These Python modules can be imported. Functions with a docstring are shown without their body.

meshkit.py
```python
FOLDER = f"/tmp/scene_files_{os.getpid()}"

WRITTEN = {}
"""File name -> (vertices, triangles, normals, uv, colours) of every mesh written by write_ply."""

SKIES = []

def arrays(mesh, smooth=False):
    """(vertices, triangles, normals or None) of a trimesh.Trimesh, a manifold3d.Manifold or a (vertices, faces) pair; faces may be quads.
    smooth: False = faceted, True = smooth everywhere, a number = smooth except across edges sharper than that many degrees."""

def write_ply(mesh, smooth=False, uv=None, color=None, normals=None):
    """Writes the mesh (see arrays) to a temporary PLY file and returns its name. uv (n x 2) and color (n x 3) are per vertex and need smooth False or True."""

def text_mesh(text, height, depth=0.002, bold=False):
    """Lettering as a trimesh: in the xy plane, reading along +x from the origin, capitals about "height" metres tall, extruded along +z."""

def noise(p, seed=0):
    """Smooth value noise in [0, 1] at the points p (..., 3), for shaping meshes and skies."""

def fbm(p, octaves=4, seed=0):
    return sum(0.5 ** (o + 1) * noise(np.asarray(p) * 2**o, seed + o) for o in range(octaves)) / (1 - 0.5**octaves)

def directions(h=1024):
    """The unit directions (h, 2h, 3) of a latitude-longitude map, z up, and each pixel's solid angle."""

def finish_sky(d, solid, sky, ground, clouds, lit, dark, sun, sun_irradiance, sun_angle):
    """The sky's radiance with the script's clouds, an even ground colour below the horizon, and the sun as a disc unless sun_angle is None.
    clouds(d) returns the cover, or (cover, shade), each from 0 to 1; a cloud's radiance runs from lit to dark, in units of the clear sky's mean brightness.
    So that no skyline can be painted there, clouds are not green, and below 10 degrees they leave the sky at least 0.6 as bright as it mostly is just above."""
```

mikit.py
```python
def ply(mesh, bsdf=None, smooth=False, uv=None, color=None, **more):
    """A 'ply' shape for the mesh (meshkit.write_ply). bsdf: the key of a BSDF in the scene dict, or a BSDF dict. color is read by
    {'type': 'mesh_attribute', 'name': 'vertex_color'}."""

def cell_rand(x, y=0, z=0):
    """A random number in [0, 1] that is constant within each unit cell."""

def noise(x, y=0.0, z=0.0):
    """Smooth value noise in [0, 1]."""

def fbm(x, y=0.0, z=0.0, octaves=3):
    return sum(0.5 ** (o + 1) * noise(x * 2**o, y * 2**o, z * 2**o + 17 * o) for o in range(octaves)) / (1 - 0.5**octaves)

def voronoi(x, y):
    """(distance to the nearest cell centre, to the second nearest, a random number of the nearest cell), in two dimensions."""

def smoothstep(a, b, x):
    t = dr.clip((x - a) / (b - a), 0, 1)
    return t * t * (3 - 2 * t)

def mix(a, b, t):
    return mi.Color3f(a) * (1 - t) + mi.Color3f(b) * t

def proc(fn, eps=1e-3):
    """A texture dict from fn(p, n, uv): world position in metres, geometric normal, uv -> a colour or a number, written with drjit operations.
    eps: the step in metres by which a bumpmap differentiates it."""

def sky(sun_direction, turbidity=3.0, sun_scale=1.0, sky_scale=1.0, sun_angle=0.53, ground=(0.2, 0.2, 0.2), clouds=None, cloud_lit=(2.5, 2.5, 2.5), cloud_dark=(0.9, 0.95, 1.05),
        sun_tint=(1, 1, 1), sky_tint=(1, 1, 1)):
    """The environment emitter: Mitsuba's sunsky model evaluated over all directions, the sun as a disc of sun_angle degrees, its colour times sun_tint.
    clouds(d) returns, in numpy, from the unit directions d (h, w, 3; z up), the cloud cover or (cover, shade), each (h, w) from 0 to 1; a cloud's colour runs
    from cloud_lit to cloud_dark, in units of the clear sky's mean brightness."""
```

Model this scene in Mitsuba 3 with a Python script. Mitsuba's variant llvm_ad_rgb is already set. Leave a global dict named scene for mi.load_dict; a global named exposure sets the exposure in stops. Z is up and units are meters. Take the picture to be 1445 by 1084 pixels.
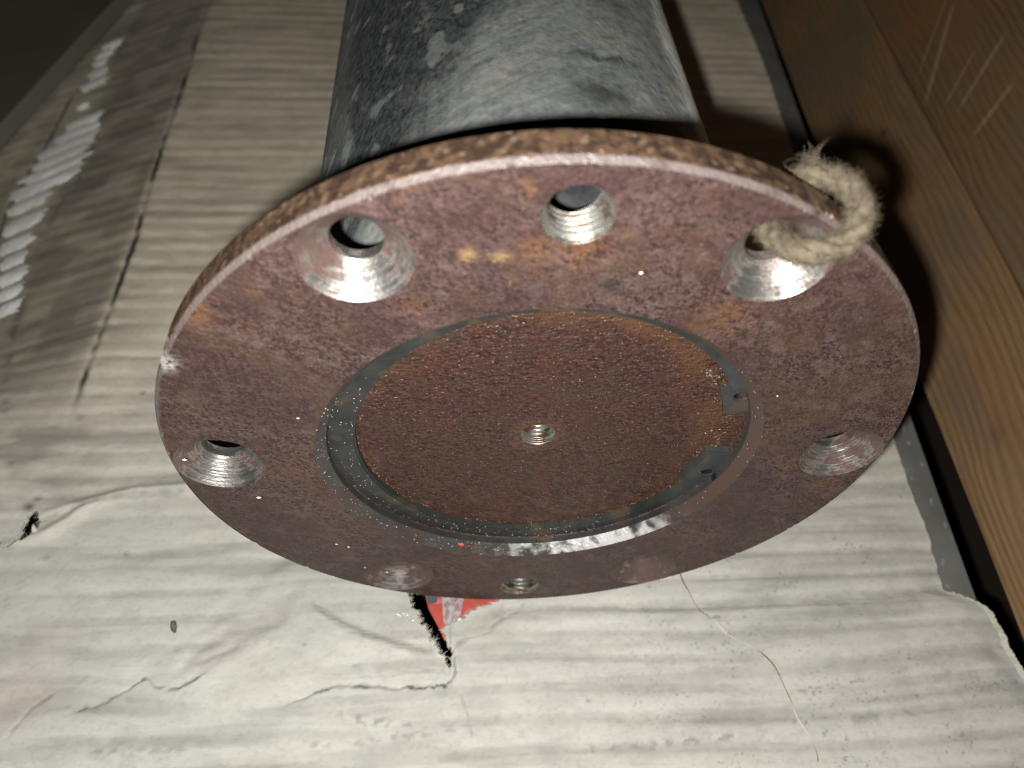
import math, random
import numpy as np, trimesh, manifold3d as m3
import drjit as dr, mitsuba as mi
import mikit, meshkit
from mikit import proc, noise, fbm, voronoi, cell_rand, smoothstep, mix

T = mi.ScalarTransform4f
rng = np.random.default_rng(7)
random.seed(7)
scene, labels = {}, {}

# ------------------------------------------------------------------ camera, light, exposure
# world: flange face in the plane y = 0 (facing -y), tube axis along +y, z up, cardboard at z = -0.070
CAM = np.array([-0.01716, -0.08082, 0.12891])
FWD = np.array([0.07787, 0.60902, -0.78932])
UP = np.array([0.00896, 0.79127, 0.61141])
scene['camera'] = {'type': 'thinlens', 'fov': 66.49, 'near_clip': 0.01, 'far_clip': 20.0, 'aperture_radius': 0.00085, 'focus_distance': 0.158,
                   'to_world': T().look_at(origin=CAM.tolist(), target=(CAM + FWD).tolist(), up=UP.tolist())}
FLASH = [-0.0246, -0.0860, 0.1242]
scene['flash_lamp'] = {'type': 'sphere', 'center': FLASH, 'radius': 0.0022,
                       'emitter': {'type': 'area', 'radiance': {'type': 'rgb', 'value': [13150, 13000, 12500]}}}
labels['flash_lamp'] = {'label': 'small white flash lamp behind the camera', 'category': 'lamp'}
exposure = 0.0

# ------------------------------------------------------------------ helpers
_ROT = np.linalg.qr(np.array([[0.61, -0.37, 0.70], [0.53, 0.83, -0.15], [-0.58, 0.42, 0.69]]))[0]
_noise, _fbm = mikit.noise, mikit.fbm
def _turn(x, y, z):
    x, y, z = mi.Float(x), mi.Float(y), mi.Float(z)
    return [float(r[0]) * x + float(r[1]) * y + float(r[2]) * z for r in _ROT]
def noise(x, y=0.0, z=0.0):          # value noise on an oblique lattice, so that its cells never line up with a flat face
    return _noise(*_turn(x, y, z))
def fbm(x, y=0.0, z=0.0, octaves=3):
    s, q = 0.0, (x, y, z)
    for o in range(octaves):
        q = _turn(*q) if o == 0 else _turn(2.03 * q[0] + 3.1, 2.03 * q[1] + 7.7, 2.03 * q[2] + 1.3)
        s = s + 0.5 ** (o + 1) * _noise(*q)
    return s / (1 - 0.5 ** octaves)
def tag(key, label=None, cat=None, group=None, kind=None):
    d = labels.setdefault(key, {})
    for k, v in (('label', label), ('category', cat), ('group', group), ('kind', kind)):
        if v: d[k] = v

def put(key, mesh, bsdf, smooth=False, uv=None):
    k, i = key, 0
    while k in scene:
        i += 1; k = f'{key}_{i:03d}'
    scene[k] = mikit.ply(mesh, bsdf, smooth, uv)
    return k

def bsdf(name, col, rough=0.6, metal=0.0, bump=None, bscale=0.0001, eps=2e-4, spec=0.5, two=True, **kw):
    b = {'type': 'principled', 'base_color': proc(col) if callable(col) else {'type': 'rgb', 'value': list(col)},
         'roughness': proc(rough) if callable(rough) else rough, 'metallic': proc(metal) if callable(metal) else metal, 'specular': spec, **kw}
    if bump: b = {'type': 'bumpmap', 'arbitrary': proc(bump, eps), 'scale': bscale, 'bsdf': b}
    scene[name] = {'type': 'twosided', 'bsdf': b} if two else b
    return name

def revolve(profile, n=192, helix=0.0, turns=None):
    """open surface of revolution about the y axis from (r, y) points; helix = y advance per turn; returns verts, faces, uv"""
    pr = np.asarray(profile, float); k = len(pr)
    a = np.linspace(0, 2 * np.pi, n + 1)
    r = pr[:, 0][None, :] + 0 * a[:, None]; y = pr[:, 1][None, :] + helix * (a[:, None] / (2 * np.pi))
    v = np.stack([r * np.sin(a)[:, None], y, r * np.cos(a)[:, None]], -1).reshape(-1, 3)
    f = []
    for i in range(n):
        b = i * k + np.arange(k - 1)
        f.append(np.stack([b, b + 1, b + k + 1, b + k], 1))
    uv = np.stack([np.repeat(a / (2 * np.pi), k), np.tile(np.arange(k) / (k - 1), n + 1)], 1)
    return v, np.vstack(f), uv

def solid_rev(poly, n=192):
    """manifold solid of revolution about y from a closed polygon of (r, y)"""
    cs = m3.CrossSection([[(float(r), float(y)) for r, y in poly]], m3.FillRule.NonZero)
    return cs.revolve(n).rotate([-90, 0, 0]).rotate([0, 0, 0]) if False else _ry(cs.revolve(n))

def _ry(m):          # manifold revolves about its y then lays it along z: turn z into y
    return m.transform([[1, 0, 0, 0], [0, 0, 1, 0], [0, -1, 0, 0]])

def tri(m):
    a = m.to_mesh()
    return trimesh.Trimesh(a.vert_properties[:, :3], a.tri_verts, process=False)

def tube_mesh(P, R, n=12, caps=True, wob=0.0):
    P = np.asarray(P, float); R = np.broadcast_to(R, len(P))
    t = np.gradient(P, axis=0); t /= np.linalg.norm(t, axis=1, keepdims=True)
    u = np.cross(t[0], [0.3, 0.5, 0.8]); u /= np.linalg.norm(u)
    V = []
    a = np.arange(n) * 2 * np.pi / n
    for i in range(len(P)):
        u = u - t[i] * (u @ t[i]); u /= np.linalg.norm(u); w = np.cross(t[i], u)
        V.append(P[i] + R[i] * (np.cos(a)[:, None] * u + np.sin(a)[:, None] * w))
    V = np.vstack(V); F = []
    for i in range(len(P) - 1):
        for j in range(n):
            q = (i * n + j, i * n + (j + 1) % n, (i + 1) * n + (j + 1) % n, (i + 1) * n + j)
            F += [(q[0], q[1], q[2]), (q[0], q[2], q[3])]
    if caps:
        for s, b in ((1, 0), (-1, (len(P) - 1) * n)):
            for j in range(1, n - 1): F.append((b, b + j + 1, b + j)[::s])
    return V, np.array(F)

def spline(P, n):
    from scipy.interpolate import CubicSpline
    P = np.asarray(P, float); d = np.r_[0, np.cumsum(np.linalg.norm(np.diff(P, axis=0), axis=1))]
    return CubicSpline(d, P)(np.linspace(0, d[-1], n))

def join(L):
    V, F, o = [], [], 0
    for v, f in L:
        v = np.asarray(v); f = np.asarray(f)
        if f.shape[1] == 4: f = np.vstack([f[:, [0, 1, 2]], f[:, [0, 2, 3]]])
        V.append(v); F.append(f + o); o += len(v)
    return np.vstack(V), np.vstack(F)

# ------------------------------------------------------------------ materials
def blob(px, pz, cx, cz, rx, rz=None):
    rz = rz or rx
    return dr.exp(-(dr.square((px - cx) / rx) + dr.square((pz - cz) / rz)))

def rust_face(p, n, uv):
    x, y, z = p.x, p.y, p.z
    f1 = fbm(x * 1500, y * 1500, z * 1500, 3); f2 = fbm(x * 150 + 5, y * 150, z * 150, 4); f3 = noise(x * 3800, y * 3800, z * 3800)
    c = mix((0.021, 0.0105, 0.0095), (0.100, 0.064, 0.063), smoothstep(0.29, 0.74, 0.55 * f1 + 0.45 * f3))
    c = mix(c, (0.066, 0.041, 0.028), 0.55 * smoothstep(0.44, 0.66, f2))
    c = mix(c, (0.128, 0.094, 0.092), 0.32 * smoothstep(0.52, 0.70, fbm(x * 420 + 2, y * 420, z * 420, 3)))
    c = mix(c, (0.038, 0.019, 0.021), 0.45 * smoothstep(0.46, 0.64, fbm(x * 85 + 31, y * 85, z * 85, 3)))
    c = mix(c, (0.034, 0.016, 0.015), 0.40 * smoothstep(0.54, 0.72, fbm(x * 300 + 22, y * 300, z * 300, 3)))
    ora = fbm(x * 330 + 9, y * 330, z * 330 + 4, 3)
    w = 0.14 * smoothstep(0.60, 0.75, ora)
    for cx, cz, r, a in ((-.0228, .0666, .0022, .8), (-.0551, .0422, .003, .9), (.0254, .0404, .005, .55), (.002, .0545, .0032, .9), (-.005, .0545, .0026, .9), (-.0071, .0653, .0013, 1.0), (.051, -.0045, .003, .7), (-.0225, .0432, .0022, .6),
                         (-.046, -.003, .006, .35), (.047, .012, .006, .3), (-.0115, -.046, .006, .25), (.063, -.0115, .0024, .7), (-.033, -.020, .008, .2), (.036, -.036, .007, .25)):
        w = w + a * blob(x, z, cx, cz, r) * smoothstep(0.25, 0.65, f1)
    c = mix(c, (0.165, 0.078, 0.026), dr.clip(0.68 * w, 0, 1))
    wobx, wobz = x + 0.0016 * (f1 - 0.5), z + 0.0016 * (f3 - 0.5)
    yel = blob(wobx, wobz, -.0147, .0537, .0012) + blob(wobx, wobz, -.0100, .0533, .0014, .0009)
    c = mix(c, (0.27, 0.18, 0.085), dr.clip(0.75 * yel, 0, 1))
    c = mix(c, (0.02, 0.022, 0.026), dr.clip(0.9 * blob(wobx, wobz, .0065, .0477, .0011), 0, 1))
    # wear on the outer chamfer, bare where it was rubbed
    rr = dr.sqrt(x * x + z * z)
    edge = smoothstep(0.06905, 0.06925, rr) * (1 - smoothstep(0.0008, 0.00095, y)) * smoothstep(0.25, 0.5, fbm(x * 300, y * 50, z * 300, 2) + 0.12)
    c = mix(c, (0.155, 0.135, 0.135), 0.8 * edge)
    # the rim: browner with pale flecks
    rim = smoothstep(0.0009, 0.0011, y) * smoothstep(0.069, 0.0695, rr)
    c = mix(c, mix((0.040, 0.024, 0.018), (0.105, 0.066, 0.042), smoothstep(0.36, 0.66, fbm(x * 700, y * 700, z * 700, 3))), rim)
    c = mix(c, (0.27, 0.21, 0.145), smoothstep(0.68, 0.86, noise(x * 1000, y * 1000, z * 1000)) * rim * 0.42)
    # worn bright spot left
    c = mix(c, (0.42, 0.42, 0.42), dr.clip(1.3 * blob(x, z, -.0625, .0305, .0018) * smoothstep(.3, .6, f1), 0, 1))
    # dust specks and glints, both put in as pale colour
    sp = smoothstep(0.86, 0.92, noise(x * 2600 + 31, y * 2600, z * 2600))
    return mix(c, (0.34, 0.27, 0.25), 0.22 * sp) * mi.Color3f(0.86, 0.81, 0.75)

def rust_bump(p, n, uv):
    return fbm(p.x * 2200, p.y * 2200, p.z * 2200, 2) + 0.6 * fbm(p.x * 500, p.y * 500, p.z * 500, 2)

bsdf('rust_face', rust_face, rough=0.50, bump=rust_bump, bscale=0.00024, eps=6e-5, spec=0.45)

def rust_cap(p, n, uv):
    x, y, z = p.x, p.y, p.z
    f1 = fbm(x * 1700 + 3, y * 1700, z * 1700, 3); f2 = fbm(x * 120 + 2, 0.5, z * 120, 3); st = fbm(x * 900 + z * 1300, 0.3, z * 2200 - x * 900, 3)
    c = mix((0.012, 0.0043, 0.0033), (0.070, 0.029, 0.022), smoothstep(0.26, 0.76, 0.55 * f1 + 0.45 * st))
    c = mix(c, (0.052, 0.015, 0.010), 0.40 * smoothstep(0.46, 0.70, f2))
    c = mix(c, (0.036, 0.022, 0.015), 0.45 * smoothstep(0.50, 0.70, fbm(x * 200 + 12, 0.1, z * 200, 3)))
    rr = dr.sqrt(x * x + z * z)
    rim = smoothstep(0.0310, 0.0375, rr + 0.011 * (f2 - 0.5) + 0.008 * (fbm(x * 330, 1.0, z * 330, 3) - 0.5))
    c = mix(c, mix((0.045, 0.025, 0.012), (0.105, 0.052, 0.021), f1), 0.40 * rim)
    c = mix(c, (0.105, 0.050, 0.020), 0.32 * dr.clip(blob(x, z, 0.026, 0.020, 0.007, 0.006) + blob(x, z, 0.012, 0.033, 0.010, 0.004) + blob(x, z, 0.033, 0.004, 0.004, 0.009), 0, 1) * smoothstep(0.35, 0.6, f2))
    low = smoothstep(-0.012, -0.026, z) * smoothstep(0.50, 0.70, fbm(x * 430 + 7, 0.7, z * 430, 4))
    c = mix(c, (0.115, 0.058, 0.029), 0.40 * low * f1 * 1.6)
    hal = dr.clip(1.3 - dr.abs(rr - 0.0035) / 0.0025, 0, 1)
    c = mix(c, (0.13, 0.066, 0.028), 0.5 * hal * f1)
    sp = smoothstep(0.86, 0.92, noise(x * 2700 + 11, 0.2, z * 2700))
    return mix(c, (0.30, 0.23, 0.21), 0.5 * sp)  # cap glints painted as pale specks

def cap_bump(p, n, uv):
    return fbm(p.x * 2400, p.y * 900, p.z * 2400, 2) + 0.7 * noise(p.x * 700 + p.z * 900, 0.4, p.z * 1700 - p.x * 700)
bsdf('rust_cap', rust_cap, rough=0.40, bump=cap_bump, bscale=0.00034, eps=6e-5, spec=0.6)

def steel_rusty(k, centre, width, cover):
    """bare machined steel with ring marks; a rust film keeps all but a wiped sector (centre, width in turns); uv.x turns, uv.y along the profile"""
    def rust(p, uv):
        d = dr.abs(uv.x - centre); d = dr.minimum(d, 1 - d)
        f = fbm(p.x * 420 + k, p.y * 420, p.z * 420 + 2 * k, 3) + 0.42 * (noise(uv.y * 22 + k, uv.x * 14, k) - 0.5) + 0.9 * (d - width) + cover
        return smoothstep(0.38, 0.66, f)
    def col(p, n, uv):
        g = noise(uv.y * 24 + k, noise(uv.x * 9, 0.0, k) * 2, k)
        c = mix((0.18, 0.175, 0.165), (0.40, 0.385, 0.355), g)
        f1 = fbm(p.x * 1500, p.y * 1500, p.z * 1500, 3)
        return mix(c, mix((0.060, 0.034, 0.030), (0.105, 0.070, 0.060), f1), rust(p, uv))
    def met(p, n, uv): return 0.9 - 0.85 * rust(p, uv)
    def bump(p, n, uv): return 0.45 * noise(uv.y * 26 + k, noise(uv.x * 10, 0.3, k), 0.0) + 0.8 * fbm(p.x * 1800, p.y * 1800, p.z * 1800, 2)
    return col, met, bump

for nm, k, ce, wi, co in (('steel_upper_left', 1.0, 0.42, 0.13, 0.02), ('steel_upper_right', 5.0, 0.54, 0.16, -0.02), ('steel_left', 3.0, 0.50, 0.20, 0.02), ('steel_right', 7.0, 0.56, 0.13, 0.03), ('steel_lower_left', 9.0, 0.51, 0.0, 0.10), ('steel_lower_right', 12.0, 0.55, 0.0, 0.20)):
    c_, m_, b_ = steel_rusty(k, ce, wi, co)
    bsdf(nm, c_, rough=0.50 if 'lower' in nm else 0.40, metal=m_, bump=b_, bscale=0.00007, eps=6e-5)

def thread_col(p, n, uv):
    g = fbm(p.x * 500, p.y * 500, p.z * 500, 3)
    return mix((0.30, 0.29, 0.265), (0.15, 0.095, 0.058), smoothstep(0.46, 0.68, g))
bsdf('thread_steel', thread_col, rough=0.40, metal=0.85, bump=rust_bump, bscale=0.00005, eps=1e-4)

def ring_col(p, n, uv):
    g = fbm(p.x * 300, p.y * 300, p.z * 300, 3); s = noise(p.x * 1700, p.y * 1700, p.z * 1700)
    c = mix((0.015, 0.0165, 0.015), (0.046, 0.049, 0.045), g)
    lug = smoothstep(0.029, 0.034, p.x)
    c = mix(c, mix((0.030, 0.033, 0.033), (0.062, 0.068, 0.067), g), lug)
    hx, hz = p.x - 0.0371, p.z - 0.0146; kx, kz = p.x - 0.0376, p.z + 0.0126
    hole_shade = smoothstep(0.00175, 0.0014, dr.sqrt(hx * hx + hz * hz * 1.6)) + smoothstep(0.00175, 0.0014, dr.sqrt(kx * kx + kz * kz * 1.6))  # shade inside the plier holes, painted as dark colour
    c = mix(c, (0.010, 0.012, 0.017), dr.clip(hole_shade, 0, 1))
    c = mix(c, (0.10, 0.066, 0.040), 0.5 * smoothstep(0.60, 0.72, fbm(p.x * 190 + 4, p.y * 190, p.z * 190, 2)))
    return mix(c, (0.34, 0.30, 0.26), smoothstep(0.945, 0.97, s))
bsdf('ring_steel', ring_col, rough=0.42, metal=0.35, bump=rust_bump, bscale=0.00007, eps=1e-4)

def lip_col(p, n, uv):
    g = fbm(p.x * 330, p.y * 330, p.z * 330, 3); s = noise(p.x * 1800, p.y * 1800, p.z * 1800)
    right = smoothstep(-0.014, 0.008, p.x) * smoothstep(-0.020, -0.034, p.z)
    c = mix((0.022, 0.023, 0.022), (0.075, 0.075, 0.073), g)
    c = mix(c, (0.50, 0.49, 0.47), right * smoothstep(0.35, 0.6, g))  # highlight on the lower lip, painted as a pale patch
    c = mix(c, (0.070, 0.043, 0.034), (0.5 + 0.5 * smoothstep(0.0, 0.02, p.x)) * (1 - right) * smoothstep(0.30, 0.60, fbm(p.x * 260 + 8, p.y * 260, p.z * 260, 3) + 0.18 * smoothstep(0.0, 0.02, p.x)))
    return mix(c, (0.5, 0.47, 0.44), smoothstep(0.90, 0.94, s))
bsdf('lip_steel', lip_col, rough=0.45, metal=0.3, bump=rust_bump, bscale=0.00016, eps=1e-4)

def tube_col(p, n, uv):
    ang = dr.atan2(p.x, p.z) * 0.0487; y = p.y
    f1 = fbm(ang * 90 + 3, y * 70, 1.0, 4); f2 = fbm(ang * 480, y * 340, 2.0, 4); f3 = fbm(ang * 1300, y * 700, 3.0, 3)
    fs = fbm(ang * 90 + y * 160, y * 700 - ang * 500, 5.0, 3)               # wiped streaks
    a = ang + 0.016 * (f1 - 0.5) + 0.006 * (f2 - 0.5)
    clean = a - (-0.027 + 0.50 * (y - 0.044))                                 # black, hardly dusty paint left of this slanting line
    d = 0.07 + 0.58 * smoothstep(-0.004, 0.010, clean) + 0.16 * smoothstep(0.012, 0.036, a)
    d = d + 0.30 * smoothstep(-0.043, -0.050, a) + 0.9 * blob(ang, y, -0.0225, 0.023, 0.008, 0.010)
    d = d * (0.22 + 0.80 * f2 + 0.70 * fs) + 0.30 * (f3 - 0.5) + 0.45 * smoothstep(0.58, 0.72, fbm(ang * 210 + 4, y * 160, 8.0, 4)) * smoothstep(0.010, -0.010, clean)
    wx, wy = ang + 0.006 * (f1 - 0.5) + 0.003 * (f2 - .5), y + 0.006 * (f2 - 0.5)
    smudge = 0.8 * blob(wx, wy, 0.012, 0.051, 0.006, 0.0045) + 0.8 * blob(wx, wy - 0.22 * (ang - 0.013), 0.0135, 0.0645, 0.009, 0.0014) + 0.55 * blob(wx, wy, 0.003, 0.098, 0.010, 0.005) + 0.4 * blob(wx, wy, 0.020, 0.090, 0.007, 0.004)
    d = d * (1 - dr.clip(smudge, 0, 0.9)) * (1 - 0.97 * blob(ang, y, 0.003, 0.023, 0.0085, 0.010))
    d1, d2, _ = voronoi(ang * 300 + 1.5 * f2, y * 240 + f1)
    d = d + 0.10 * smoothstep(0.22, 0.02, d2 - d1) * smoothstep(0.5, 0.62, fbm(ang * 60, y * 50 + 9, 2.0, 2))
    c = mix((0.012, 0.0135, 0.015), (0.034, 0.038, 0.041), f3)
    du = mix((0.215, 0.228, 0.218), (0.27, 0.262, 0.225), dr.clip(0.6 * smoothstep(0.46, 0.66, fbm(ang * 170, y * 170, 5.0, 3)) + blob(ang, y, -0.0225, 0.023, 0.009, 0.011), 0, 1))
    c = mix(c, du, dr.clip(d, 0, 1))
    pale = smoothstep(0.032, 0.043, a)
    return mix(c, mix((0.66, 0.68, 0.64), (0.80, 0.81, 0.76), f2), 0.92 * pale)
def tube_rough(p, n, uv):
    return 0.38 + 0.35 * fbm(p.x * 120, p.y * 90, p.z * 120, 2)
def tube_bump(p, n, uv): return fbm(p.x * 700, p.y * 600, p.z * 700, 3)
bsdf('tube_paint', tube_col, rough=tube_rough, bump=tube_bump, bscale=0.00022, eps=2e-4)

# cardboard: uv.x = dark mask for dirt, dark lines and corrugation troughs, uv.y = pale scuff mask
def card_col(p, n, uv):
    x, y, z = p.x, p.y, p.z
    f1 = fbm(x * 60 + 2, y * 60, 0.0, 4); f2 = fbm(x * 420, y * 700, 1.0, 3); fib = fbm(x * 700, y * 2600, 2.0, 2)
    raw_and_lift = smoothstep(0.0, 0.13, y + 0.04 * (f1 - 0.5))  # far sheet: raw kraft tint, also lightened to offset flash falloff
    c = mix((0.515, 0.502, 0.462), (0.68, 0.60, 0.46), raw_and_lift)
    c = c * (0.88 + 0.13 * f1 + 0.12 * (fib - 0.3))
    sm = smoothstep(0.50, 0.68, fbm(x * 28, y * 190, 4.0, 4))
    c = mix(c, (0.24, 0.232, 0.21), 0.34 * sm)
    c = c * (1 - 0.08 * smoothstep(0.42, 0.66, fbm(x * 210, y * 330, 9.0, 4)) - 0.07 * smoothstep(0.55, 0.75, fbm(x * 900, y * 1100, 9.5, 2)))
    c = mix(c, (0.30, 0.25, 0.20), 0.16 * smoothstep(0.55, 0.7, fbm(x * 45 + 8, y * 160, 6.0, 3)))
    dots = smoothstep(0.76, 0.94, fbm(x * 1100, y * 1300, 0.0, 2) + 0.14) * smoothstep(0.46, 0.64, fbm(x * 90 + 4, y * 130, 1.5, 3))
    c = mix(c, (0.12, 0.12, 0.11), 0.40 * dots * smoothstep(0.0, 0.05, x))
    c = mix(c, (0.46, 0.20, 0.17), 0.28 * blob(x, y, -.121, -.020, .006, .008) * f1)
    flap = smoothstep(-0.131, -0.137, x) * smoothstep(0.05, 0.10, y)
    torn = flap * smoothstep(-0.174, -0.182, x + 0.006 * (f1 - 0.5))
    c = mix(c, c * mi.Color3f(0.66, 0.66, 0.67), flap * (1 - 0.75 * torn))  # flap also darkened in colour, as it turns away from the flash
    c = mix(c, (0.52, 0.50, 0.46), dr.clip(uv.y, 0, 1))
    return mix(c, (0.030, 0.027, 0.024), dr.clip(uv.x, 0, 1))
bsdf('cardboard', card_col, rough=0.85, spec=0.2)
bsdf('torn_paper', lambda p, n, uv: mix((0.50, 0.46, 0.38), (0.66, 0.63, 0.56), fbm(p.x * 500, p.y * 500, p.z * 500, 2)), rough=0.9, spec=0.1)
bsdf('flute_paper', lambda p, n, uv: mix((0.82, 0.81, 0.76), (0.93, 0.93, 0.89), fbm(p.x * 300, p.y * 300, p.z * 300, 2)), rough=0.8, spec=0.2)
bsdf('dark_void', (0.030, 0.024, 0.018), rough=0.9, spec=0.1)  # near-black colour stands in for the shade deep in the gaps

def sheet_col(p, n, uv):
    f = fbm(p.x * 120, p.y * 90, 0.0, 4)
    c = mix((0.095, 0.092, 0.084), (0.20, 0.195, 0.18), f)
    return mix(c, (0.30, 0.31, 0.32), 0.6 * smoothstep(0.80, 0.92, noise(p.x * 700, p.y * 500, 3.0)))
bsdf('grey_sheet', sheet_col, rough=0.55, spec=0.4)

WE = np.array([0.06884, 0.99763, 0.0]); WV = np.array([0.34121, -0.02355, 0.93969]); W0 = np.array([0.1297, -0.0055, -0.070])
WN = np.cross(WE, WV); WN = WN if WN[0] < 0 else -WN        # points towards the tube
def wood(seed, tint):
    def sv(p):
        a, b, c = p.x - W0[0], p.y - W0[1], p.z - W0[2]
        return a * WE[0] + b * WE[1], a * WV[0] + b * WV[1] + c * WV[2]
    def col(p, n, uv):
        s, v = sv(p)
        wob = fbm(s * 9 + seed, v * 22, seed, 3)
        ph = v * 330 + 7.5 * wob + 0.8 * noise(s * 60, v * 300, seed)
        ring = 0.5 + 0.5 * dr.sin(6.2832 * ph)
        late = dr.power(ring, 3.0)
        fib = fbm(s * 120, v * 2400, seed, 3)
        c = mix((0.235, 0.150, 0.074), (0.175, 0.102, 0.048), 0.6 * late * (0.4 + 0.9 * fbm(s * 14, v * 60, seed + 3, 2)))
        c = c * (0.70 + 0.55 * fib) * mi.Color3f(*tint)
        g = smoothstep(0.40, 0.66, fbm(s * 26 + 3 * seed, v * 75, seed, 4))
        c = mix(c, (0.115, 0.088, 0.062), 0.6 * g)
        c = mix(c, (0.05, 0.038, 0.028), 0.8 * dr.clip(blob(s, v, .1808, .0284, .0022, .0016) + blob(s, v, .0437, .021, .003, .002) * fib * 1.5, 0, 1))
        red = smoothstep(0.5, 0.66, fbm(s * 18 + 11, v * 40 + seed, 7.0, 3))
        c = mix(c, (0.20, 0.085, 0.036), (0.4 if seed > 5 else 0.2) * red)
        # pale scratches running across the grain
        scr = mi.Float(0)
        for (s0, v0, s1, v1, w_) in ((.172, .0438, .206, .073, .0008), (.158, .0528, .1705, .0805, .0007), (.1435, .0533, .1495, .0745, .0008), (.165, .050, .176, .070, .0004), (.188, .047, .214, .075, .0004)):
            dx, dv = s1 - s0, v1 - v0; L2 = dx * dx + dv * dv
            t = dr.clip(((s - s0) * dx + (v - v0) * dv) / L2, 0, 1)
            d = dr.sqrt(dr.square(s - s0 - t * dx) + dr.square(v - v0 - t * dv))
            scr = scr + smoothstep(w_ * 2.2, w_ * 0.2, d) * smoothstep(0.0, 0.25, t) * smoothstep(1.0, 0.8, t) * (0.35 + 0.65 * fbm(t * 8, s0 * 900, 0.0, 2))
        return mix(c, (0.40, 0.34, 0.23), dr.clip(0.42 * scr, 0, 1))
    def bump(p, n, uv):
        s, v = sv(p)
        return fbm(s * 120, v * 2400, seed, 2) + 0.8 * dr.sin(6.2832 * (v * 330 + 7.5 * fbm(s * 9 + seed, v * 22, seed, 3)))
    return col, bump
c_, b_ = wood(2.0, (0.80, 0.76, 0.74)); bsdf('wood_lower', c_, rough=0.62, bump=b_, bscale=0.00012, spec=0.3)
c_, b_ = wood(8.0, (0.62, 0.58, 0.55)); bsdf('wood_upper', c_, rough=0.62, bump=b_, bscale=0.00012, spec=0.3)  # darker tint also paints the light falloff on this board
bsdf('left_panel', lambda p, n, uv: mix((0.07, 0.060, 0.046), (0.125, 0.108, 0.082), fbm(p.x * 40, p.y * 14, p.z * 60, 3)), rough=0.6, spec=0.3)
bsdf('panel_edge', (0.20, 0.188, 0.16), rough=0.6, spec=0.3)
bsdf('twine_fibre', lambda p, n, uv: mix((0.060, 0.046, 0.031), (0.165, 0.135, 0.095), fbm(p.x * 900, p.y * 900, p.z * 900, 2)), rough=0.85, spec=0.15)
bsdf('straw', lambda p, n, uv: mix((0.14, 0.10, 0.06), (0.66, 0.62, 0.52), smoothstep(0.4, 0.6, fbm(p.x * 90 + 3, p.y * 90, 0.0, 2))), rough=0.5, spec=0.4)
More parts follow.
